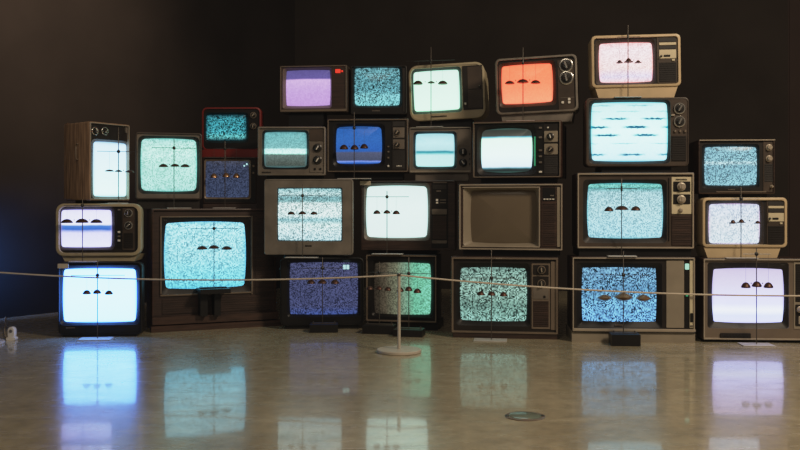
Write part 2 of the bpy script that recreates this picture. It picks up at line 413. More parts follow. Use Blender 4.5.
k.link(tcx.outputs['Object'], nzx.inputs['Vector'])
k.link(k.ramp(nzx.outputs[0], [(.3, (.135, .105, .07, 1)), (.7, (.16, .125, .085, 1))]), k.b.inputs['Base Color']); k.b.inputs['Roughness'].default_value = .12
sE2 = k.m

# =================================================================== the televisions (photo px on each set's own plane)
RW = .05                                            # each row of a stack sits a little further back, leaving a ledge
# ---- left stack
dA = 5.18
tv('A1', 'black television with a glowing pale blue screen, standing on the floor at the far left', dA, 4, (58, 262, 142, 335), (62.5, 268, 137, 322.5), sA1, r=5,
   body='black_plastic', depth=.34, back=(.6, .6), mid=.25, rim=1, sb=.035, sr=4, foot=dict(x0=.05, x1=.93, y0=.01, y1=.2),
   extras=[('label_tag', 58.5, 263.6, 69, 268.2, 'tag_paper'), ('brand_plate', 66, 327, 75, 328.3, 'grey_plastic', .006, .012)])
tv('A2', 'cream rounded portable television, blue band across its lavender screen, far left stack', dA + RW, 4, (55.5, 203.5, 141, 256), (60.8, 209.5, 112, 247.5), sA2, on='A1', r=8,
   body='olive_cream', depth=.28, back=(.66, .72), mid=.3, rim=3, facemat='dark_plastic', mask=(58.6, 207, 114.5, 250), maskmat='brown_plastic', sb=.02, sr=4,
   foot=dict(x0=.06, x1=.95, y0=.02, y1=.24, mat='olive_cream', t1=.92),
   extras=[('control_panel', 116.5, 207.5, 122, 248, 'black_plastic'), ('control_panel', 122.6, 208, 134.5, 250, 'brown_plastic'), ('knob', 128.5, 213, 4.2, 'ring'), ('knob', 128.5, 225.5, 4.2, 'ring'),
           ('button', 118, 231, 120.5, 233, 'white_mark'), ('button', 118, 239.5, 120.5, 241.5, 'white_mark'), ('button', 118, 209, 120.5, 210.5, 'grey_plastic'), ('button', 118, 235.5, 120.5, 237, 'grey_plastic'),
           ('speaker_grille', 123.5, 233, 133.5, 248.5, 'dark_plastic')])
tv('A3', 'wood cased television tipped on its end and turned sideways, top of the far left stack', dA + .14, 58, (89.5, 123, 130, 200.5), (93, 142, 127, 197), sA3, on='A2', r=1.5,
   body='walnut_upright', depth=.22, back=(.97, .98), mid=.8, rim=1.6, rimmat='silver_trim', facemat='dark_plastic', mask=(91.5, 140, 129, 199), maskmat='grey_plastic', sb=.02, sr=5,
   extras=[('knob', 94.8, 131, 4.2, 'ring'), ('knob', 104.6, 131.2, 4.2, 'ring'), ('button', 124.5, 127.5, 126.5, 133, 'grey_plastic')])
# ---- second stack, turned in from the corner
tv('B1', 'big walnut console television with a bright cyan static screen, on the floor second from left', 5.53, 23, (152, 208.5, 276.5, 328.4), (164, 221.5, 246, 288.5), sB1, r=1,
   body='walnut', depth=.36, back=(.9, .95), mid=.8, rim=1.6, facemat='dark_walnut', recess=.02, mask=(160.5, 217, 250.5, 294), maskmat='dark_plastic', sb=.035, sr=5,
   extras=[('frame_line', 160, 216, 252.4, 217.2, 'bronze_trim', .012), ('frame_line', 160, 293, 252.4, 294.6, 'bronze_trim', .012), ('frame_line', 160, 217, 161.4, 294, 'bronze_trim', .012), ('frame_line', 251, 217, 252.4, 294, 'bronze_trim', .012),
           ('speaker_grille', 162, 297, 270, 312, 'dark_walnut'), ('moulding', 151.5, 314, 277, 321.5, 'walnut', .035), ('moulding', 150, 322.5, 279, 328.3, 'walnut', .05), ('speaker_grille', 255, 217, 273, 294, 'dark_walnut')])
tv('B2', 'bronze grey television with a mint screen, on the left end of the walnut console', 5.50, 17, (135.5, 132.5, 202, 199.5), (140.5, 138.5, 197, 191.5), sB2, on='B1', r=2.5,
   body='brown_plastic', depth=.33, back=(.7, .75), mid=.4, rim=1.2, facemat='grey_plastic', maskmat='dark_plastic', sb=.03, sr=6, foot=dict(x0=.03, x1=.97, y0=.03, mat='dark_plastic'))
tv('B4', 'dark wooden television with a dim blue static screen, under the red one', 5.70, 8, (203, 157, 256.5, 203.5), (205.5, 161, 249, 197.5), sB4, on='B1', r=1.5,
   body='dark_walnut', depth=.24, back=(.9, .95), mid=.7, rim=.9, facemat='black_plastic', mask=(204, 159.5, 251, 199), maskmat='bronze_trim', sb=.01, sr=2, sunk=.008, bulge=.012, foot=dict(x0=.0, x1=1, y0=.01, mat='dark_walnut'),
   extras=[('screen_mark', 243.5, 165, 245, 166.5, 'mark_cyan'), ('screen_mark', 246, 163.2, 247.5, 165, 'mark_cyan'), ('button', 252.5, 165, 254.5, 167, 'bronze_trim'), ('button', 252.5, 172, 254.5, 174, 'bronze_trim')])
tv('B3', 'small red portable television with two knobs and dark teal static', 5.775, -2, (201.6, 107.2, 261, 150.5), (205.8, 114.5, 246.5, 140.5), sB3, on='B4', r=5,
   body='red_plastic', depth=.22, back=(.85, .85), mid=.5, rim=1.5, facemat='black_plastic', recess=.008, mask=(204.8, 112.5, 248.5, 143), sb=.015, sr=4,
   foot=dict(x0=.03, x1=.97, y0=-.03, y1=.15, mat='red_plastic'),
   extras=[('knob', 253.3, 115.3, 3.2, 'dim'), ('knob', 253.3, 126.2, 3.2, 'dim'), ('brand_plate', 224, 148, 230, 149.4, 'bronze_trim')])
# ---- corner stack
tv('C1', 'black television with a violet static screen, on the floor under the wide grey set', 5.50, 3, (280, 257.5, 364, 325.5), (289.5, 262.3, 358, 314.5), sC1, r=5,
   body='black_plastic', depth=.4, back=(.6, .6), mid=.3, rim=1, sb=.012, sr=2.5, foot=dict(x0=.06, x1=.94, y0=.02),
   extras=[('screen_mark', 343, 265, 345.8, 269.3, 'mark_cyan'), ('screen_mark', 346.4, 265, 349.2, 269.3, 'mark_cyan')])
tv('C2', 'wide grey flat fronted television with pale static, resting on a black set', 5.495, -5, (264, 179, 353, 255), (278, 188.5, 341.5, 240.5), sC2, on='C1', r=2.5,
   body='taupe_plastic', depth=.42, back=(.45, .55), mid=.14, rim=1.2, facemat='taupe_plastic', recess=.003, mask=(277, 187.5, 342.5, 241.5), sb=.0, sr=.8, sunk=.012, bulge=.008,
   extras=[('brand_plate', 305, 245, 312, 246.5, 'dark_plastic')])
tv('C3', 'small taupe television with its picture half rolled away above a pale band', 5.52, 0, (257.5, 126.5, 325.6, 175.5), (264, 131.8, 307, 167.5), sC3, on='C2', r=1.5,
   body='taupe_plastic', depth=.18, back=(.85, .85), mid=.5, rim=1.6, facemat='grey_plastic', mask=(262, 130, 308.8, 169.5), sb=.025, sr=3.5, foot=dict(x0=.12, x1=.95),
   extras=[('control_panel', 309.5, 128.8, 324, 141, 'brown_plastic'), ('control_panel', 309.5, 141.8, 324, 172.5, 'grey_plastic'), ('knob', 317.5, 148, 4.4, 'dark'), ('knob', 317.5, 160, 4.4, 'dark'),
           ('button', 314, 168, 316, 170, 'black_plastic'), ('button', 319.5, 168, 321.5, 170, 'black_plastic'), ('brand_plate', 262, 171.5, 271, 173, 'dark_plastic')])
tv('C4', 'silver framed television showing a deep blue picture with a grey lower band', 5.56, -4, (326.8, 118.5, 408.5, 172.5), (336, 126.5, 382, 164), sC4, on='C2', r=1.2,
   body='dark_walnut', depth=.34, back=(.88, .9), mid=.7, rim=1.6, rimmat='bronze_trim', facemat='black_plastic', mask=(333, 123.5, 385, 167), sb=.03, sr=5,
   extras=[('control_panel', 391.8, 120.5, 406, 170, 'dark_plastic'), ('control_panel', 393, 127.5, 404.5, 137.8, 'grey_plastic', .008), ('control_panel', 393, 139.5, 404.5, 149, 'grey_plastic', .008), ('control_panel', 393, 121.5, 404.5, 126.5, 'grille_dark', .007),
           ('knob', 397, 132.5, 3.6, 'dim', .010), ('knob', 397, 145, 3.6, 'dim', .010), ('speaker_grille', 393, 150.5, 404.5, 168.5, 'grille_dark'), ('brand_plate', 396.5, 165.2, 402, 166.6, 'white_mark', .007, .004),
           ('button', 387.5, 165, 389.3, 167, 'white_mark'), ('button', 387.5, 157, 389.3, 158.6, 'grey_plastic'), ('button', 387.5, 151, 389.3, 152.6, 'grey_plastic'), ('button', 387.5, 146, 389.3, 147.4, 'grey_plastic')])
tv('C5', 'brown television with a violet screen and a small red lamp, highest set left of centre', 5.65, -7, (279.6, 65.2, 347, 112.2), (286, 70, 330.5, 106), sC5, on='C3', r=1,
   body='brown_plastic', depth=.26, back=(.92, .92), mid=.7, rim=1.3, rimmat='bronze_trim', facemat='dark_walnut', recess=.006, mask=(282.5, 67.5, 331.5, 108.5), maskmat='bronze_trim', sb=.02, sr=2, sunk=.03, foot=dict(x0=.12, x1=.64, y0=.03, y1=.14),
   extras=[('indicator_light', 335.5, 69.3, 340.5, 73, 'led_red'), ('indicator_light', 341.5, 70.5, 343, 72, 'led_red'), ('frame_line', 281.5, 109.3, 346.5, 111.6, 'bronze_trim', .009)])
tv('C6', 'black television full of teal static, between the violet and the pale mint set', 5.65, -2, (350.5, 65.5, 406.8, 114.5), (354.5, 67.8, 400, 105.8), sC6, on='C4', r=1.5,
   body='dark_plastic', depth=.3, back=(.9, .9), mid=.6, rim=.8, facemat='black_plastic', mask=(352.8, 66.6, 402, 107.5), sb=.02, sr=3, foot=dict(x0=.08, x1=.92),
   extras=[('brand_plate', 372, 110, 380, 111.4, 'grey_plastic'), ('control_panel', 402.6, 68, 405.6, 112, 'dark_plastic')])
# ---- centre stack
tv('D1', 'silver edged television whose screen fades from brown to green, on the floor behind the post', 5.47, -11, (365.5, 254.5, 437, 322.5), (374, 262.5, 431, 314.5), sD1, r=1,
   body='black_plastic', depth=.4, back=(.75, .75), mid=.5, rim=1.8, rimmat='bronze_trim', facemat='black_plastic', sb=.02, sr=3, foot=dict(x0=.02, x1=1.0, y0=.02))
tv('D2', 'walnut and black television with a plain milky white screen, left of the switched off set', 5.47 + RW, -7, (361, 180.5, 455.5, 250.5), (366, 185.5, 428, 238), sD2, on='D1', r=1,
   body='dark_walnut', depth=.4, back=(.82, .85), mid=.6, rim=1.2, facemat='dark_walnut', mask=(363.8, 183, 430, 240.5), maskmat='grey_plastic', sb=.035, sr=5, foot=dict(x0=.06, x1=.8),
   extras=[('label_tag', 360.5, 181, 371, 185.2, 'tag_paper'), ('control_panel', 431.5, 183, 448, 248, 'black_plastic'), ('control_panel', 432, 209, 447, 214.5, 'grey_plastic', .007), ('control_panel', 432, 240.3, 447, 243.5, 'grey_plastic', .007),
           ('speaker_grille', 432.5, 215.5, 446.5, 239.5, 'dark_walnut'), ('frame_line', 433, 181.8, 447, 183, 'grey_plastic'), ('button', 436, 199, 438.2, 201.2, 'white_mark'), ('button', 436, 202, 438.2, 203.6, 'white_mark'),
           ('button', 440, 199.6, 446, 200.5, 'grey_plastic'), ('button', 440, 202.4, 446, 203.2, 'grey_plastic'), ('button', 436.5, 190.5, 441, 191.8, 'grey_plastic'), ('speaker_grille', 432.5, 185, 446.5, 189, 'grille_dark')])
tv('D3', 'small taupe television with a cyan screen crossed by one dark teal line', 5.47 + 2 * RW, -5, (409, 127, 471.5, 173), (415.5, 133.5, 454.5, 166.8), sD3, on='D2', r=1.5,
   body='taupe_plastic', depth=.3, back=(.8, .8), mid=.5, rim=1.2, facemat='grey_plastic', mask=(413.3, 131.3, 456.8, 169), sb=.02, sr=3.5, foot=dict(x0=.1, x1=.95, y0=.02, mat='grey_plastic'),
   extras=[('control_panel', 458, 129, 470.5, 146, 'grey_plastic'), ('knob', 463, 152, 4, 'dark'), ('knob', 463, 162.6, 4, 'dark'), ('button', 469.2, 153, 470.6, 155, 'black_plastic'), ('button', 469.2, 158, 470.6, 160, 'black_plastic'),
           ('button', 469.2, 163, 470.6, 165, 'black_plastic'), ('frame_line', 410, 170.6, 470.5, 172.4, 'silver_trim')])
tv('D4', 'olive cream rounded television with a pale mint screen, top row middle', 5.47 + 3 * RW, -11, (409, 63.5, 485, 119.5), (413.6, 70, 459.8, 110.5), sD4, on='D3', r=9,
   body='olive_cream', depth=.30, back=(.96, .86), mid=.7, rim=2.2, facemat='olive_cream', recess=.004, mask=(411, 67.2, 462, 113), maskmat='dark_plastic', sb=.02, sr=4, sunk=.03, roll=2.0,
   foot=dict(x0=.12, x1=.82, y0=.04, t1=.95),
   extras=[('control_panel', 462.8, 66.3, 483, 110.5, 'dark_plastic', .004), ('control_panel', 468, 67.5, 482, 89.8, 'brown_plastic', .006), ('speaker_grille', 468, 90.6, 482, 109, 'brown_plastic'), ('knob', 480, 87.5, 1.2, 'dark', .006),
           ('button', 464.2, 103.5, 466, 105.5, 'white_mark'), ('brand_plate', 430, 115.2, 446, 116.8, 'dark_plastic', .006, .004)])
# ---- right of centre
dE = 5.12
tv('E1', 'brown television with sage green static and two metal knobs, on the floor', dE, -8, (451, 257, 558.5, 334), (460, 267.3, 527, 321.2), sE1, r=1,
   body='dark_walnut', depth=.4, back=(.82, .85), mid=.6, rim=2.2, rimmat='bronze_trim', facemat='dark_plastic', mask=(456, 263, 530, 326), sb=.02, sr=4, foot=dict(x0=.02, x1=.99, y0=.004, mat='dark_walnut'),
   extras=[('control_panel', 531.5, 263.5, 550, 329, 'bronze_trim'), ('control_panel', 533, 265, 548.6, 274.8, 'dark_plastic', .007), ('control_panel', 533, 276.4, 548.6, 285.5, 'dark_plastic', .007), ('control_panel', 533, 287, 548.6, 299, 'grey_plastic', .007),
           ('speaker_grille', 533, 301, 548.6, 327, 'dark_walnut'), ('knob', 541.5, 269.9, 4.2, 'dim', .009), ('knob', 541.5, 283.6, 4.2, 'dim', .009), ('button', 543.3, 295.5, 545.6, 297.8, 'black_plastic'), ('control_panel', 550.8, 261.5, 557, 330, 'bronze_trim'), ('brand_plate', 496, 257.6, 502, 258.6, 'silver_trim', .006, .0)])
tv('E2', 'switched off television with a blank brown screen and silver frame', dE + RW, -12, (458.5, 183.5, 563, 250.5), (470.5, 189.5, 537, 243.5), sE2, on='E1', r=1,
   body='dark_walnut', depth=.4, back=(.82, .85), mid=.6, rim=1.8, rimmat='silver_trim', facemat='dark_walnut', mask=(463, 187.2, 539.5, 246.5), maskmat='beige_panel', sb=.03, sr=3, sunk=.045, bulge=.02, foot=dict(x0=.04, x1=.96, y0=.03),
   extras=[('control_panel', 541.5, 187, 556.5, 246, 'walnut'), ('control_panel', 542.5, 187.5, 555.5, 201, 'black_plastic', .007), ('speaker_grille', 542.5, 203, 555.5, 245, 'dark_walnut'), ('frame_line', 557, 187, 560.5, 247, 'beige_panel'),
           ('button', 543.5, 198.6, 545.6, 199.8, 'white_mark'), ('button', 546.4, 198.6, 548.5, 199.8, 'white_mark'), ('button', 549.3, 198.6, 551.4, 199.8, 'white_mark'), ('button', 552.2, 198.6, 554.3, 199.8, 'white_mark'), ('button', 550, 195, 554, 196.2, 'grey_plastic'),
           ('frame_line', 462.6, 186.6, 539.8, 187.8, 'silver_trim'), ('frame_line', 462.6, 246, 539.8, 247.2, 'silver_trim'), ('frame_line', 538.8, 187.6, 540, 246.2, 'silver_trim')])
tv('E3', 'brown framed television with a blank white picture and grey bars above and below', dE + 2 * RW, -15, (472.5, 121, 561, 178), (481, 128.5, 532.5, 172.5), sE3, on='E2', r=1,
   body='walnut', depth=.36, back=(.99, .95), mid=.9, rim=1.5, rimmat='bronze_trim', facemat='black_plastic', mask=(477, 125, 536, 175), maskmat='dark_plastic', sb=.05, sr=7, bulge=.024,
   extras=[('control_panel', 543.5, 124, 558.5, 175.5, 'dark_plastic'), ('control_panel', 544.3, 131, 557.8, 142, 'beige_panel', .008), ('control_panel', 544.3, 143.8, 557.8, 154.5, 'beige_panel', .008), ('knob', 550.5, 136.5, 3.6, 'dark', .010), ('knob', 550.5, 149.5, 3.6, 'dim', .010),
           ('speaker_grille', 544.3, 156, 557.8, 174, 'grille_dark'), ('indicator_light', 547.3, 126.9, 548.8, 128.3, 'white_mark'), ('button', 539, 127, 542, 128.8, 'grey_plastic'), ('button', 539, 136.5, 542, 138.3, 'grey_plastic'), ('button', 539, 149.5, 542, 151.3, 'grey_plastic'),
           ('button', 539, 155.5, 542, 157.3, 'grey_plastic'), ('button', 539, 161.5, 542, 163.3, 'grey_plastic'), ('button', 539, 171, 542, 172.8, 'white_mark'), ('indicator_light', 534.3, 136.5, 535.4, 166, 'led_green', .004)])
tv('E4', 'television with a solid orange screen and two large chrome ringed dials', dE + 3 * RW, -14, (495.5, 56.2, 577.5, 113), (501.5, 64, 553, 103.3), sE4, on='E3', r=5,
   body='taupe_plastic', depth=.30, back=(.96, .88), mid=.7, rim=2.0, facemat='dark_plastic', mask=(499, 61.5, 556, 106.3), maskmat='brown_plastic', sb=.03, sr=4, roll=1.6,
   foot=dict(x0=.06, x1=.95, y0=.02, mat='taupe_plastic', t1=.95),
   extras=[('control_panel', 558, 60.5, 574.6, 111.5, 'brown_plastic'), ('knob', 566.4, 66, 7, 'ring'), ('knob', 566.4, 78.6, 7, 'ring'), ('button', 561, 102, 563.5, 104.5, 'white_mark'), ('button', 567.5, 99, 570, 101.5, 'white_mark'), ('button', 567.5, 102.2, 570, 104.5, 'white_mark'),
           ('frame_line', 560, 98.2, 574, 98.9, 'grey_plastic'), ('brand_plate', 532, 110.4, 545, 111.6, 'dark_plastic', .006, .006)])
# ---- right stack
dF = 4.97
tv('F1', 'wide silver edged television with blue static and a beige side panel, on the floor', dF, -4, (572, 257, 695.5, 332.5), (581.7, 267.3, 656.5, 321.7), sF1, r=1,
   body='dark_walnut', depth=.42, back=(.85, .88), mid=.65, rim=1.8, rimmat='silver_trim', facemat='dark_plastic', mask=(576.5, 263, 662, 328), sb=.012, sr=1.5, foot=dict(x0=.0, x1=1.0, y0=.008, mat='beige_panel'),
   extras=[('control_panel', 666.2, 260.5, 684, 327.8, 'beige_panel'), ('control_panel', 684.4, 260.5, 689, 328, 'black_plastic'), ('control_panel', 689.4, 260.5, 693.3, 328, 'ivory_panel', .007), ('indicator_light', 684.8, 263.5, 688.8, 269.5, 'led_mint'),
           ('button', 689.8, 313, 692.8, 322, 'black_plastic'), ('button', 689.8, 325, 692.6, 327, 'grey_plastic'), ('button', 685.7, 294.3, 687.7, 296.3, 'led_green'), ('button', 690, 296, 692.4, 299, 'beige_panel'), ('frame_line', 573.5, 328.6, 695, 331, 'silver_trim', .016), ('frame_line', 573.5, 331.2, 695, 332.4, 'black_plastic', .014), ('brand_plate', 615, 324.3, 623, 325.6, 'bronze_trim')])
tv('F2', 'silver framed television with ivory dial plate and icy blue static', dF + RW, -4, (577, 172.5, 694.5, 249), (587, 183, 663.2, 238.5), sF2, on='F1', r=1,
   body='dark_walnut', depth=.42, back=(.85, .88), mid=.65, rim=1.9, rimmat='silver_trim', facemat='brown_plastic', mask=(583, 179.5, 667, 243), maskmat='dark_plastic', sb=.03, sr=4, foot=dict(x0=.02, x1=.98, y0=.02),
   extras=[('control_panel', 671.5, 177, 691.8, 214, 'ivory_panel'), ('control_panel', 673, 181.5, 690, 191.7, 'black_plastic', .007), ('control_panel', 673, 194.3, 690, 204.2, 'black_plastic', .007), ('knob', 681.3, 186.6, 4.3, 'metal', .010), ('knob', 681.3, 199.4, 4.3, 'metal', .010),
           ('knob', 680.5, 210.3, 2.2, 'metal', .005), ('speaker_grille', 671.5, 215.5, 691.8, 245.5, 'dark_walnut'), ('brand_plate', 675.5, 178.8, 687, 180, 'dark_plastic', .006, .007), ('frame_line', 668.3, 178, 669.2, 241, 'dark_plastic')])
tv('F3', 'brown television with torn dark streaks across a cyan screen', dF + 2 * RW, -4, (586, 97.5, 689, 166.5), (590.8, 102, 668, 161.5), sF3, on='F2', r=4,
   body='brown_plastic', depth=.4, back=(.7, .75), mid=.4, rim=1.2, facemat='brown_plastic', recess=.004, mask=(588.8, 99.8, 670.5, 163.8), maskmat='dark_plastic', sb=.025, sr=5, foot=dict(x0=.16, x1=.84, y0=.03),
   extras=[('knob', 679.5, 108.5, 5.8, 'ring'), ('knob', 679.5, 121.5, 5.8, 'ring'), ('button', 674, 130, 676, 132.4, 'bronze_trim'), ('button', 679, 130, 681, 132.4, 'bronze_trim'), ('button', 684, 130, 686, 132.4, 'bronze_trim'), ('button', 671, 114.3, 674.5, 116, 'silver_trim'),
           ('speaker_grille', 671.5, 136, 686, 161, 'dark_plastic')])
tv('F4', 'cream portable television with a pink screen, top of the right stack', dF + 3 * RW, -4, (591.5, 34.5, 681, 87), (598.8, 42.5, 652.8, 82.5), sF4, on='F3', r=4.5,
   body='cream_plastic', depth=.32, back=(.86, .86), mid=.5, rim=2.6, facemat='dark_plastic', mask=(595.6, 39, 655, 84.5), maskmat='brown_plastic', sb=.025, sr=4, roll=.8,
   foot=dict(x0=.04, x1=.97, y0=.01, mat='cream_plastic', t1=.9),
   extras=[('control_panel', 656.8, 37, 677, 83.5, 'brown_plastic'), ('vent', 659, 38.5, 676, 42.3, 'grille_dark'), ('frame_line', 659, 43, 676, 45.6, 'ivory_panel', .008), ('vent', 659, 46.2, 676, 49.3, 'grille_dark'), ('control_panel', 659, 50.2, 676, 59, 'ivory_panel', .007),
           ('button', 663.5, 55.4, 670, 57.4, 'black_plastic'), ('knob', 661.3, 56.4, 1.1, 'dark', .008), ('button', 671.5, 59.6, 674.5, 61.6, 'ivory_panel'), ('speaker_grille', 658.5, 63, 676, 82.5, 'dark_plastic')])
# ---- far right stack
dG = 4.96
tv('G1', 'wide silver edged television with a lilac screen, on the floor at the far right', dG, -4, (703, 258.5, 816, 340.5), (712, 268, 784, 323), sG1, r=1,
   body='dark_walnut', depth=.42, back=(.85, .88), mid=.65, rim=1.8, rimmat='silver_trim', facemat='bronze_trim', mask=(707.5, 262.5, 789, 328.5), maskmat='dark_plastic', sb=.035, sr=2.5,
   extras=[('control_panel', 793.5, 262.5, 814, 329, 'beige_panel'), ('speaker_grille', 795, 264, 812.5, 302, 'dark_plastic'), ('control_panel', 795, 304.5, 812.5, 326, 'dark_plastic', .007), ('knob', 800, 309.5, 3.4, 'metal', .009), ('button', 798, 316, 801, 324, 'silver_trim'),
           ('control_panel', 720, 333, 750.5, 338.8, 'dark_plastic', .008)] + [('button', 723 + i * 3.3, 334.8, 725 + i * 3.3, 337, 'black_plastic', .011) for i in range(8)])
tv('G2', 'cream portable television with a frosty white screen, middle of the far right stack', dG + RW, -4, (702.5, 197.5, 787.5, 247.5), (708.5, 203.5, 760, 244), sG2, on='G1', r=4.5,
   body='cream_plastic', depth=.32, back=(.86, .86), mid=.5, rim=2.6, facemat='dark_plastic', mask=(706.5, 201, 764, 246), maskmat='brown_plastic', sb=.025, sr=4,
   foot=dict(x0=.02, x1=.93, y0=.01, mat='cream_plastic', t1=.9),
   extras=[('control_panel', 766.5, 200, 784.5, 246, 'brown_plastic'), ('vent', 768, 201.5, 783.5, 205.3, 'grille_dark'), ('frame_line', 768, 206, 783.5, 208.3, 'ivory_panel', .008), ('vent', 768, 209, 783.5, 212.2, 'grille_dark'), ('control_panel', 768, 213, 783.5, 221.5, 'ivory_panel', .007),
           ('button', 772, 217.6, 778, 219.6, 'black_plastic'), ('knob', 769.8, 218.6, 1.1, 'dark', .008), ('button', 779.5, 222.2, 782, 224.2, 'ivory_panel'), ('speaker_grille', 767.5, 226, 783.5, 245, 'dark_plastic')])
tv('G3', 'dark brown television with powder blue static, top of the far right stack', dG + 2 * RW, -4, (698.5, 139.5, 775, 194), (704.3, 146.6, 757, 185.5), sG3, on='G2', r=1,
   body='dark_walnut', depth=.36, back=(.85, .88), mid=.6, rim=1.3, facemat='dark_plastic', mask=(702, 144, 759.5, 188.5), sb=.02, sr=3, foot=dict(x0=.15, x1=.92, y0=.03),
   extras=[('control_panel', 763, 141.5, 773.8, 192, 'brown_plastic'), ('knob', 769, 147.5, 3.4, 'metal'), ('knob', 769, 158.6, 3.4, 'metal'), ('knob', 771.5, 186.5, 1.6, 'metal'), ('frame_line', 699, 139.7, 774.5, 140.8, 'silver_trim', .014), ('frame_line', 716, 191.3, 766, 192.4, 'bronze_trim'),
           ('speaker_grille', 764, 164, 773, 182, 'grille_dark'), ('brand_plate', 728, 189, 735, 190.2, 'grey_plastic')])

# walnut set lying on its end keeps its carrying handle on the side; aerial lead hangs under the grey set
P = TV['A3']['P']; t = TV['A3']
hb = MB(); za, zb = t['za'], t['zb']; zm = za + (zb - za) * .62
hb.tube([(t['ua'] + .004, .10, zm + .045), (t['ua'] - .012, .10, zm + .045), (t['ua'] - .016, .10, zm + .03), (t['ua'] - .016, .10, zm - .03), (t['ua'] - .012, .10, zm - .045), (t['ua'] + .004, .10, zm - .045)], .004)
hb.build('handle', 'bronze_trim', t['root'])

# =================================================================== hanging bowl stands
def mobile(key, label, rod, bar, domes, base, dy=.035, floor=False, style='dome', yaw=None, on=None, dd=None, beads=True, collar_big=False):
    """rod=(x, ytop, ybot); bar=(x0,x1,y); domes=[(x,y,w,h)...]; base=(kind,x0,x1,height px)"""
    T = TV[key]; TP = T['P']
    d = dd if dd else TP.d + TP.u(rod[0]) * TP.s - dy
    yw = TP.yaw if yaw is None else math.radians(yaw)
    P = Plane(rod[0], d, yw)
    zb = 0.0 if on is None else TV[on]['top']
    P.base = zb
    root = empty('hanging_bowl_stand', (P.X, d, zb), yw)
    tag(root, label, 'sculpture', 'rod stands with three hanging bowls')
    s = P.s_(); kind, bx0, bx1, bh = base
    a, c = P.u(bx0), P.u(bx1); hgt = max(.004, bh * s)
    dep = .06 if on is None else .032
    B = MB()
    if kind == 'plate':
        L = lambda z, i: [(a + i, -dep + i, z), (c - i, -dep + i, z), (c - i, min(dep - .004, .05) - i, z), (a + i, min(dep - .004, .05) - i, z)]
        B.loft([L(0.0005, .001), L(.0015, 0), L(hgt - .001, 0), L(hgt, .001)], True, True)
        B.build('base_plate', 'base_steel', root, smooth=20)
    elif kind == 'box':
        L = lambda z, i: [(a + i, -dep + i, z), (c - i, -dep + i, z), (c - i, min(dep - .004, .05) - i, z), (a + i, min(dep - .004, .05) - i, z)]
        B.loft([L(0.0005, 0), L(hgt - .002, 0), L(hgt, .002)], True, True)
        B.build('base_box', 'black_plastic', root, smooth=20)
        m = (a + c) / 2
        Q = MB().rbox(a + .01, c - .01, hgt - .001, hgt + .004, -.014, .014, .002)
        Q.build('foot_bar', 'rod_steel', root)
        for sx in (a + .02, c - .02):
            MB().lathe([(.004, 0), (.004, .012), (.002, .014)], sx, 0, hgt, 'z', 12).build('foot_screw', 'rod_steel', root)
    elif kind == 'bracket':                    # shelf bracket fixed to the front of the walnut console
        zt = P.z(rod[0], rod[2]); hgt = zt
        Q = MB().rbox(a, c, zt - .028, zt, -dep - .02, dy + T['fy'] - .002, .002); Q.build('shelf', 'black_plastic', root)
        for l0, l1 in ((200, 207.5), (214, 220.5)):
            MB().rbox(P.u(l0), P.u(l1), P.z(207, 316), zt - .027, -.012, dy + T['fy'] - .006, .002).build('bracket_leg', 'black_plastic', root)
        MB().rbox(a + .01, c - .01, zt - .001, zt + .007, -.02, .02, .002).build('base_plate', 'black_plastic', root)
    zt, zlo = P.z(rod[0], rod[1]), hgt
    MB().lathe([(.0026, zlo - .002), (.0026, zt - .002), (.0012, zt)], 0, 0, 0, 'z', 10).build('rod', 'rod_steel', root)
    zbar = P.z(rod[0], bar[2])
    MB().tube([(P.u(bar[0]), -.003, zbar), (0, -.003, zbar), (P.u(bar[1]), -.003, zbar)], .0017, 8).build('crossbar', 'knob_black', root)
    if collar_big: MB().lathe([(.004, -.016), (.0055, -.014), (.0055, .012), (.004, .015)], 0, 0, zbar, 'z', 14).build('collar', 'knob_black', root)
    else: MB().lathe([(.002, -.0105), (.007, -.009), (.0102, -.003), (.0102, .003), (.007, .009), (.002, .0105)], 0, 0, zbar, 'z', 16).build('collar', 'knob_black', root)
    cents = []
    for (x, y, w, h) in domes:
        cx, cz, rad, hh = P.u(x), P.z(x, y), w * s / 2 * 1.04, h * s * 1.18
        yy = -.003
        if style == 'dome':
            pr = [(rad * .86, -hh * .5), (rad, -hh * .40), (rad * .95, -hh * .22), (rad * .76, hh * .10), (rad * .50, hh * .36), (rad * .24, hh * .47), (rad * .06, hh * .5)]
        elif style == 'lens':
            pr = [(rad * .2, -hh * .5), (rad * .6, -hh * .38), (rad * .92, -hh * .15), (rad, -hh * .05), (rad * .92, hh * .03), (rad * .6, hh * .25), (rad * .34, hh * .42), (rad * .12, hh * .5)]
        else:
            pr = [(rad * .5, -hh * .4), (rad, -hh * .3), (rad * .98, -hh * .18), (rad * .62, -hh * .05), (rad * .5, hh * .2), (rad * .3, hh * .42), (rad * .08, hh * .5)]
        o = MB().lathe(pr, cx, yy, cz, 'z', 24).build('hanging_bowl', 'copper' if key in ('F1', 'B4') else 'backlit_copper', root)
        ztop = cz + hh * .48
        if zbar > ztop + .004:
            MB().tube([(cx, yy, ztop - .001), (cx, yy, zbar)], .0005, 5).build('wire', 'wire_steel', o)
        cents.append((cx, cz, rad, w))
    if beads:
        for i in (0, 1):
            (xa, z1, ra, _), (xb, z2, rb, _) = cents[i], cents[i + 1]
            gx = ((xa + ra) + (xb - rb)) / 2
            if (xb - rb) - (xa + ra) > .006:
                MB().lathe([(.0005, -.004), (.0028, -.002), (.0028, .002), (.0005, .004)], gx, -.003, max(z1, z2) + .004, 'z', 10).build('bead', 'rod_steel', root)
    return root

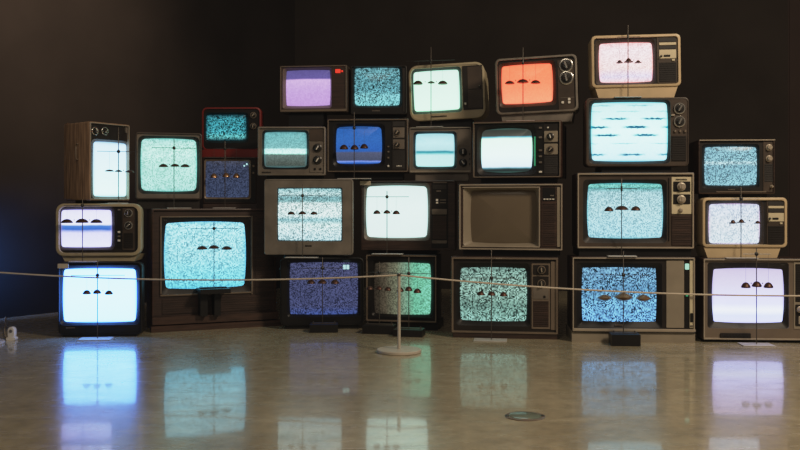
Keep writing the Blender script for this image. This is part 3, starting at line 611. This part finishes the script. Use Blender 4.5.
mobile('A1', 'thin rod stand with three bowls before the pale blue screen, on the floor', (97.5, 260, 337), (71, 125, 275.3), [(87, 292, 8, 3.6), (97.2, 291.5, 8, 3.6), (109, 292.3, 8, 3.6)], ('plate', 80, 112, .8), dy=.075)
mobile('A2', 'rod stand with three wide bowls in front of the blue banded screen', (82.5, 199, 262), (64, 100, 205.5), [(67.2, 221, 11.3, 3.5), (82.2, 220.7, 12.5, 3.7), (96.6, 221, 11.5, 3.4)], ('plate', 70, 98, .8), on='A1')
mobile('A3', 'rod stand with three flat bowls beside the tipped wooden television', (118.5, 127, 201), (97, 139, 151.5), [(109.5, 170.5, 9, 1.8), (118.5, 170.9, 7.5, 1.8), (129.5, 171.3, 9, 2)], ('plate', 108, 128, .8), yaw=14, on='A2', dy=.085)
mobile('B1', 'rod stand with three bowls on a black bracket fixed to the walnut console', (214, 222, 288), (191, 238, 228.5), [(202, 247.6, 10.5, 3.2), (213.7, 246.8, 10.5, 3.2), (226.5, 247.8, 10.5, 3.2)], ('bracket', 198, 228, 0), dy=.05)
mobile('B2', 'rod stand with three bowls before the mint screen', (174, 139, 207), (152, 196, 148), [(163.4, 165.4, 9, 2.9), (175, 165.2, 9, 2.6), (185, 165.6, 9, 2.8)], ('plate', 167, 191, .8), on='B1')
mobile('B4', 'rod stand with three copper bowls reaching over the dim blue screen', (225, 141, 205), (215, 236, 148.5), [(214, 175.6, 7, 4), (226.2, 175, 7.5, 4), (236.4, 175.5, 7, 4)], ('plate', 213, 236, .8), on='B1')
mobile('C1', 'rod stand with three bowls on a black box before the violet static', (322.5, 257, 319), (302, 344, 268), [(311, 281.6, 8.5, 3.4), (322.5, 281.4, 9, 3.4), (335, 281.6, 8.5, 3.6)], ('box', 310, 338, 8), dd=5.41)
mobile('C2', 'rod stand with three bowls before the wide grey television', (302.5, 184, 255), (281, 328, 195.7), [(291.4, 213, 7.5, 2.8), (302.4, 212.8, 8, 2.8), (314, 213, 7.5, 2.8)], ('plate', 286, 318, .8), on='C1')
mobile('C4', 'rod stand with three bowls before the deep blue picture', (354.2, 112, 175), (338, 368, 128), [(344, 147, 8.5, 4), (354.6, 147.2, 8, 4), (364.2, 146.2, 8, 4)], ('plate', 338, 371, .8), on='C2')
mobile('D1', 'left one of two rod stands on black boxes by the rope post', (379.3, 262, 323), (364, 394, 272.5), [(370, 287.6, 7, 3.2), (379.4, 287.6, 7, 3.2), (388.2, 288.6, 7, 3.4)], ('box', 364.5, 395, 8.5), dd=5.35)
mobile('D1', 'right one of two rod stands on black boxes, its bowls against green', (408.8, 257, 326), (391, 432, 273.4), [(400.4, 289.4, 7, 3.8), (408.8, 288.6, 7.4, 3.8), (417.4, 290.6, 7.6, 3.8)], ('box', 395, 424, 7), dd=5.24)
mobile('D2', 'rod stand with three bowls before the milky white screen', (387, 191, 253), (365, 409, 196.8), [(377, 212, 7.4, 3.4), (387, 211.8, 7.4, 3.2), (396.3, 212.3, 7.4, 3.4)], ('plate', 372.5, 403, .8), on='D1', dy=.05)
mobile('D4', 'rod stand with three thick bowls rising above the olive cream television', (431, 47, 121), (406, 455, 60.6), [(418.2, 82.6, 9.4, 3.4), (431.3, 82.3, 7.5, 1.8), (442.8, 82.5, 9.6, 3.2)], ('plate', 417, 443, .7), on='D3')
mobile('E1', 'rod stand with three bowls before the sage green static', (491.4, 249, 339), (465, 516, 278), [(480.8, 293, 7.5, 3.4), (491.6, 293.3, 8, 3.4), (503.6, 294, 7.5, 3.6)], ('plate', 474, 507, .8), dy=.075)
mobile('E4', 'rod stand with three bowls before the orange screen', (523, 47, 117), (508, 538, 62), [(509.8, 82.4, 9.5, 2.8), (522.8, 81, 11.5, 3.2), (535.6, 81.8, 9.5, 3)], ('plate', 507, 535, .7), on='E3', collar_big=True)
mobile('F1', 'rod stand with three broad copper bowls on a black box before blue static', (623.4, 251, 332), (600, 648, 275), [(604.6, 297.4, 14, 5.2), (623.5, 296.6, 18.5, 7), (643.2, 297.8, 14.5, 5.8)], ('box', 610, 638.5, 11.5), dd=4.90, style='lens')
mobile('F2', 'rod stand with three bowls before the icy blue static', (621.6, 178, 257), (607, 637, 188.5), [(608.8, 209, 9, 4), (621.6, 207.8, 13, 3.8), (635.6, 208.4, 9.5, 4)], ('plate', 607.5, 636, 1.2), on='F1', collar_big=True)
mobile('F4', 'rod stand with three brimmed bowls before the pink screen', (628, 25, 95), (617, 640, 37), [(619.4, 62, 7, 3.2), (628.4, 60.8, 9, 4.2), (638, 61.9, 7, 2.8)], ('plate', 614, 641, .8), on='F3', style='brim', collar_big=True)
mobile('G1', 'rod stand with three copper bowls before the lilac screen', (756.5, 248, 342), (743, 770, 254), [(745.6, 285, 9, 4.8), (756.6, 284, 9.4, 4.8), (768.2, 285, 9, 4.8)], ('plate', 740, 772, 1), dy=.075)
mobile('G2', 'rod stand with three brimmed bowls, one apart, before the frosty white screen', (741, 187, 257), (731, 760, 198.8), [(732.8, 222, 7.4, 3.8), (741.2, 221.3, 8, 3.6), (757.4, 222.4, 7, 2.8)], ('plate', 725, 757, .8), on='G1', style='brim')

# =================================================================== rope barrier
def post(px, d, label):
    X = (px - 400) / F * d
    root = empty('barrier_post', (X, d, 0)); tag(root, label, 'post', 'low posts of the rope barrier')
    MB().lathe([(.112, .0), (.115, .003), (.115, .013), (.112, .016), (.03, .0175), (.012, .018)], 0, 0, 0, 'z', 56).build('base_disc', 'post_paint', root)
    MB().lathe([(.0085, .017), (.0085, .395), (.0078, .4)], 0, 0, 0, 'z', 20).build('pole', 'post_paint', root)
    MB().lathe([(.0092, .392), (.0098, .394), (.0098, .404), (.0085, .407), (.004, .408)], 0, 0, 0, 'z', 20).build('cap', 'rod_steel', root)
    return X, d
PX, PD = post(399, 4.65, 'low pale rope barrier post on a round base, standing before the centre stack')
LX, LD = post(-18, 4.92, 'low pale rope barrier post just past the left edge, only its base showing')
RX, RD = post(1180, 4.35, 'low pale rope barrier post beyond the right edge of the photo')
def rope(a, b, sag, label):
    pts = []
    for i in range(41):
        t = i / 40; pts.append((a[0] + (b[0] - a[0]) * t, a[1] + (b[1] - a[1]) * t, .398 - sag * 4 * t * (1 - t)))
    tag(MB().tube(pts, .0042, 8).build('barrier_rope', 'rope_elastic'), label, 'rope')
rope((LX, LD), (PX, PD), .036, 'pale elastic barrier rope running left from the central post')
rope((PX, PD), (RX, RD), .092, 'pale elastic barrier rope running right from the central post, sagging more')

# =================================================================== small things on the floor
d0 = 684 / (340 - YH); x0 = (12 - 400) / F * d0
g = empty('door_stop', (x0, d0, 0)); tag(g, 'small white plastic stopper with a grey button on the floor at the far left', 'door stop')
b = MB().loft([rr(-.026, .026, 0, .018, .008, 0, .02), rr(-.026, .026, 0, .018, .008, 0, -.02)], True, True)
b.build('foot', 'white_plastic', g)
MB().loft([rr(-.019, .019, .010, .074, .018, 0, .016), rr(-.021, .021, .008, .075, .019, 0, .010), rr(-.021, .021, .008, .075, .019, 0, -.010), rr(-.017, .017, .012, .071, .016, 0, -.016)], True, True).build('body', 'white_plastic', g)
MB().lathe([(.009, 0), (.009, .004), (.007, .006)], 0, -.015, .052, 'y', 20).build('button', 'grey_rubber', g)
def fl(px, py): dd = 684 / (py - YH); return ((px - 400) / F * dd - x0, dd - d0, .004)
MB().tube([fl(5.5, 317.5), fl(4.5, 321), fl(5.8, 325), fl(4.4, 330), fl(4.6, 334), fl(5.2, 337), fl(8, 339.2)], .0035).build('cord', 'cord_beige', g)['label'] = 'thin beige cord trailing back from the stopper'
a = TV['C2']['P']
def hp(px, py, y=0): return (a.u(px), .07 + y, a.z(px, py))
MB().tube([hp(283.5, 254.5, -.02), hp(283.8, 258, -.05), hp(283, 262, -.068), hp(281.4, 266, -.07), hp(279.8, 269.5, -.07)], .005).build('cord', 'cord_blue', TV['C2']['root'])['label'] = 'short blue cord end hanging below'
dd = 684 / (416.5 - YH); xx = (525 - 400) / F * dd
g = empty('floor_socket_cover', (xx, dd, 0)); tag(g, 'round glossy metal socket cover let into the polished floor', 'floor cover')
MB().lathe([(.072, .0), (.072, .002), (.069, .003), (.058, .003), (.057, .001)], 0, 0, 0, 'z', 40, (True, False)).build('ring', 'bronze_trim', g)
MB().lathe([(.0575, .0005), (.0575, .004), (.05, .0055), (.01, .006)], 0, 0, 0, 'z', 40).build('lid', 'glass_drain', g)
for sx in (-1, 1): MB().rbox(sx * .064 - .006, sx * .064 + .006, .0025, .0045, -.010, .010, .0005).build('clip', 'knob_black', g)

# =================================================================== room
k = NT('polished_concrete'); tc = k.new('TexCoord')
def noise(scale, detail, stretch=(1, 1, 1), rough=.55):
    mp = k.new('Mapping'); mp.inputs['Scale'].default_value = stretch; k.link(tc.outputs['Object'], mp.inputs[0])
    n = k.new('TexNoise'); n.inputs['Scale'].default_value = scale; n.inputs['Detail'].default_value = detail; n.inputs['Roughness'].default_value = rough
    k.link(mp.outputs[0], n.inputs['Vector']); return n.outputs[0]
n1 = noise(1.6, 6); n2 = noise(14, 5, rough=.7); n3 = noise(5, 4, (1, 3, 1))
c1 = k.ramp(n1, [(.25, (.34, .29, .19, 1)), (.5, (.42, .365, .24, 1)), (.75, (.49, .43, .29, 1))])
c2 = k.ramp(n2, [(.35, (.78, .78, .78, 1)), (.65, (1.1, 1.1, 1.1, 1))])
k.link(k.mix(1.0, c1, c2, 'MULTIPLY'), k.b.inputs['Base Color'])
k.link(k.ramp(n3, [(.3, (.20, .20, .20, 1)), (.7, (.30, .30, .30, 1))]), k.b.inputs['Roughness'])
k.b.inputs['IOR'].default_value = 1.5
k.b.inputs['Coat Weight'].default_value = .5; k.b.inputs['Coat Roughness'].default_value = .045; k.b.inputs['Coat IOR'].default_value = 1.5
bp = k.new('Bump'); bp.inputs['Strength'].default_value = .06; bp.inputs['Distance'].default_value = .004
n4 = noise(7, 3); k.link(n4, bp.inputs['Height']); k.link(bp.outputs[0], k.b.inputs['Normal'])
MAT['floor'] = k.m
M('wall_paint', (.0165, .0135, .0122), .85, spec=.08, var=.15, scale=2)
M('wall_panel', (.041, .0295, .026), .85, spec=.08, var=.12, scale=2)
M('wall_back', (.030, .0245, .021), .85, spec=.08, var=.15, scale=2)
def quad_box(name, pts, z0, z1, mat):
    b = MB(); b.loft([[(x, y, z0) for x, y in pts], [(x, y, z1) for x, y in pts]], True, True)
    return struct(b.build(name, mat, smooth=20))
wl0, dirw = Vector((-2.68, 6.03)), Vector((.28, .39)).normalized()
corner = wl0 + dirw * (6.07 * Vector((.28, .39)).length)
far = wl0 - dirw * 6.0; nl = Vector((-dirw.y, dirw.x))
quad_box('floor', [(-9, -3), (9, -3), (9, 10), (-9, 10)], -.1, 0, 'floor')
quad_box('wall_left', [tuple(far), tuple(corner), tuple(corner + nl * .15 + dirw * .15), tuple(far + nl * .15)], 0, 4.2, 'wall_paint')
rend = Vector((6.5, 7.0)); dr = (rend - corner).normalized(); nr = Vector((-dr.y, dr.x))
kk = (788 - 400) / F                                 # panel joint at the right edge
tj = (kk * corner.y - corner.x) / (dr.x - kk * dr.y); joint = corner + dr * tj
quad_box('wall_back', [tuple(corner), tuple(joint), tuple(joint + nr * .15), tuple(corner + nr * .15)], 0, 4.2, 'wall_back')
quad_box('wall_right', [tuple(joint + dr * .012), tuple(rend), tuple(rend + nr * .15), tuple(joint + nr * .15 + dr * .012)], 0, 4.2, 'wall_panel')
quad_box('trim_1', [tuple(joint + nr * .006), tuple(joint + nr * .006 + dr * .012), tuple(joint + nr * .10 + dr * .012), tuple(joint + nr * .10)], 0, 4.2, 'wall_panel')

# =================================================================== light
def area(name, loc, aim, size, energy, col):
    l = bpy.data.lights.new(name, 'AREA'); l.energy = energy; l.size = size; l.color = col
    o = bpy.data.objects.new(name, l); o.location = loc
    o.rotation_euler = (Vector(aim) - Vector(loc)).to_track_quat('-Z', 'Y').to_euler(); COL.objects.link(o); return o
def spot(name, loc, aim, ang, energy, col, blend=.8, size=.15):
    l = bpy.data.lights.new(name, 'SPOT'); l.energy = energy; l.spot_size = math.radians(ang); l.spot_blend = blend; l.color = col; l.shadow_soft_size = size
    o = bpy.data.objects.new(name, l); o.location = loc
    o.rotation_euler = (Vector(aim) - Vector(loc)).to_track_quat('-Z', 'Y').to_euler(); COL.objects.link(o); return o
area('ceiling_lamp_warm', (3.3, 1.6, 3.9), (1.0, 4.9, .4), 1.0, 160, (1.0, .81, .60))
area('ceiling_lamp_front', (-.6, .6, 3.9), (-.4, 4.2, .3), 1.2, 26, (1.0, .84, .66))
spot('wall_wash_lamp', (-1.2, 4.4, 4.0), (-2.55, 6.15, 2.3), 52, 900, (1.0, .74, .52), 1.0, .3)
area('blue_lamp', (-2.82, 5.3, .40), (-2.86, 5.9, .40), .25, 10.0, (.08, .28, 1.0)).data.spread = math.radians(75)
w = bpy.data.worlds.new('World'); S.world = w; w.use_nodes = True
bg = w.node_tree.nodes['Background']; bg.inputs[0].default_value = (.9, .78, .68, 1); bg.inputs[1].default_value = .075

# =================================================================== camera
cam = bpy.data.cameras.new('Camera'); co = bpy.data.objects.new('Camera', cam); COL.objects.link(co)
co.location = (0, 0, H); co.rotation_euler = (PI / 2, 0, 0)
cam.sensor_width = 36; cam.sensor_fit = 'HORIZONTAL'; cam.lens = F / 800 * 36
cam.shift_y = (YH - 225) / 800.0; cam.clip_start = .05; cam.clip_end = 100
S.camera = co
S.view_settings.view_transform = 'Standard'; S.view_settings.look = 'None'

vs = S.view_settings; vs.use_curve_mapping = True
cmap = vs.curve_mapping; cmap.use_clip = True; cmap.extend = 'HORIZONTAL'
WL = 6.0; cmap.white_level = (WL, WL, WL)            # film-like shoulder: scene values up to 6 roll off softly
cv = cmap.curves[3]
while len(cv.points) > 2: cv.points.remove(cv.points[1])
cv.points[0].location = (0, PTS[0][1]); cv.points[-1].location = (1, PTS[-1][1])
for p in PTS[1:-1]: cv.points.new(p[0] / WL, p[1])
for p in cv.points: p.handle_type = 'AUTO_CLAMPED'
cmap.update()
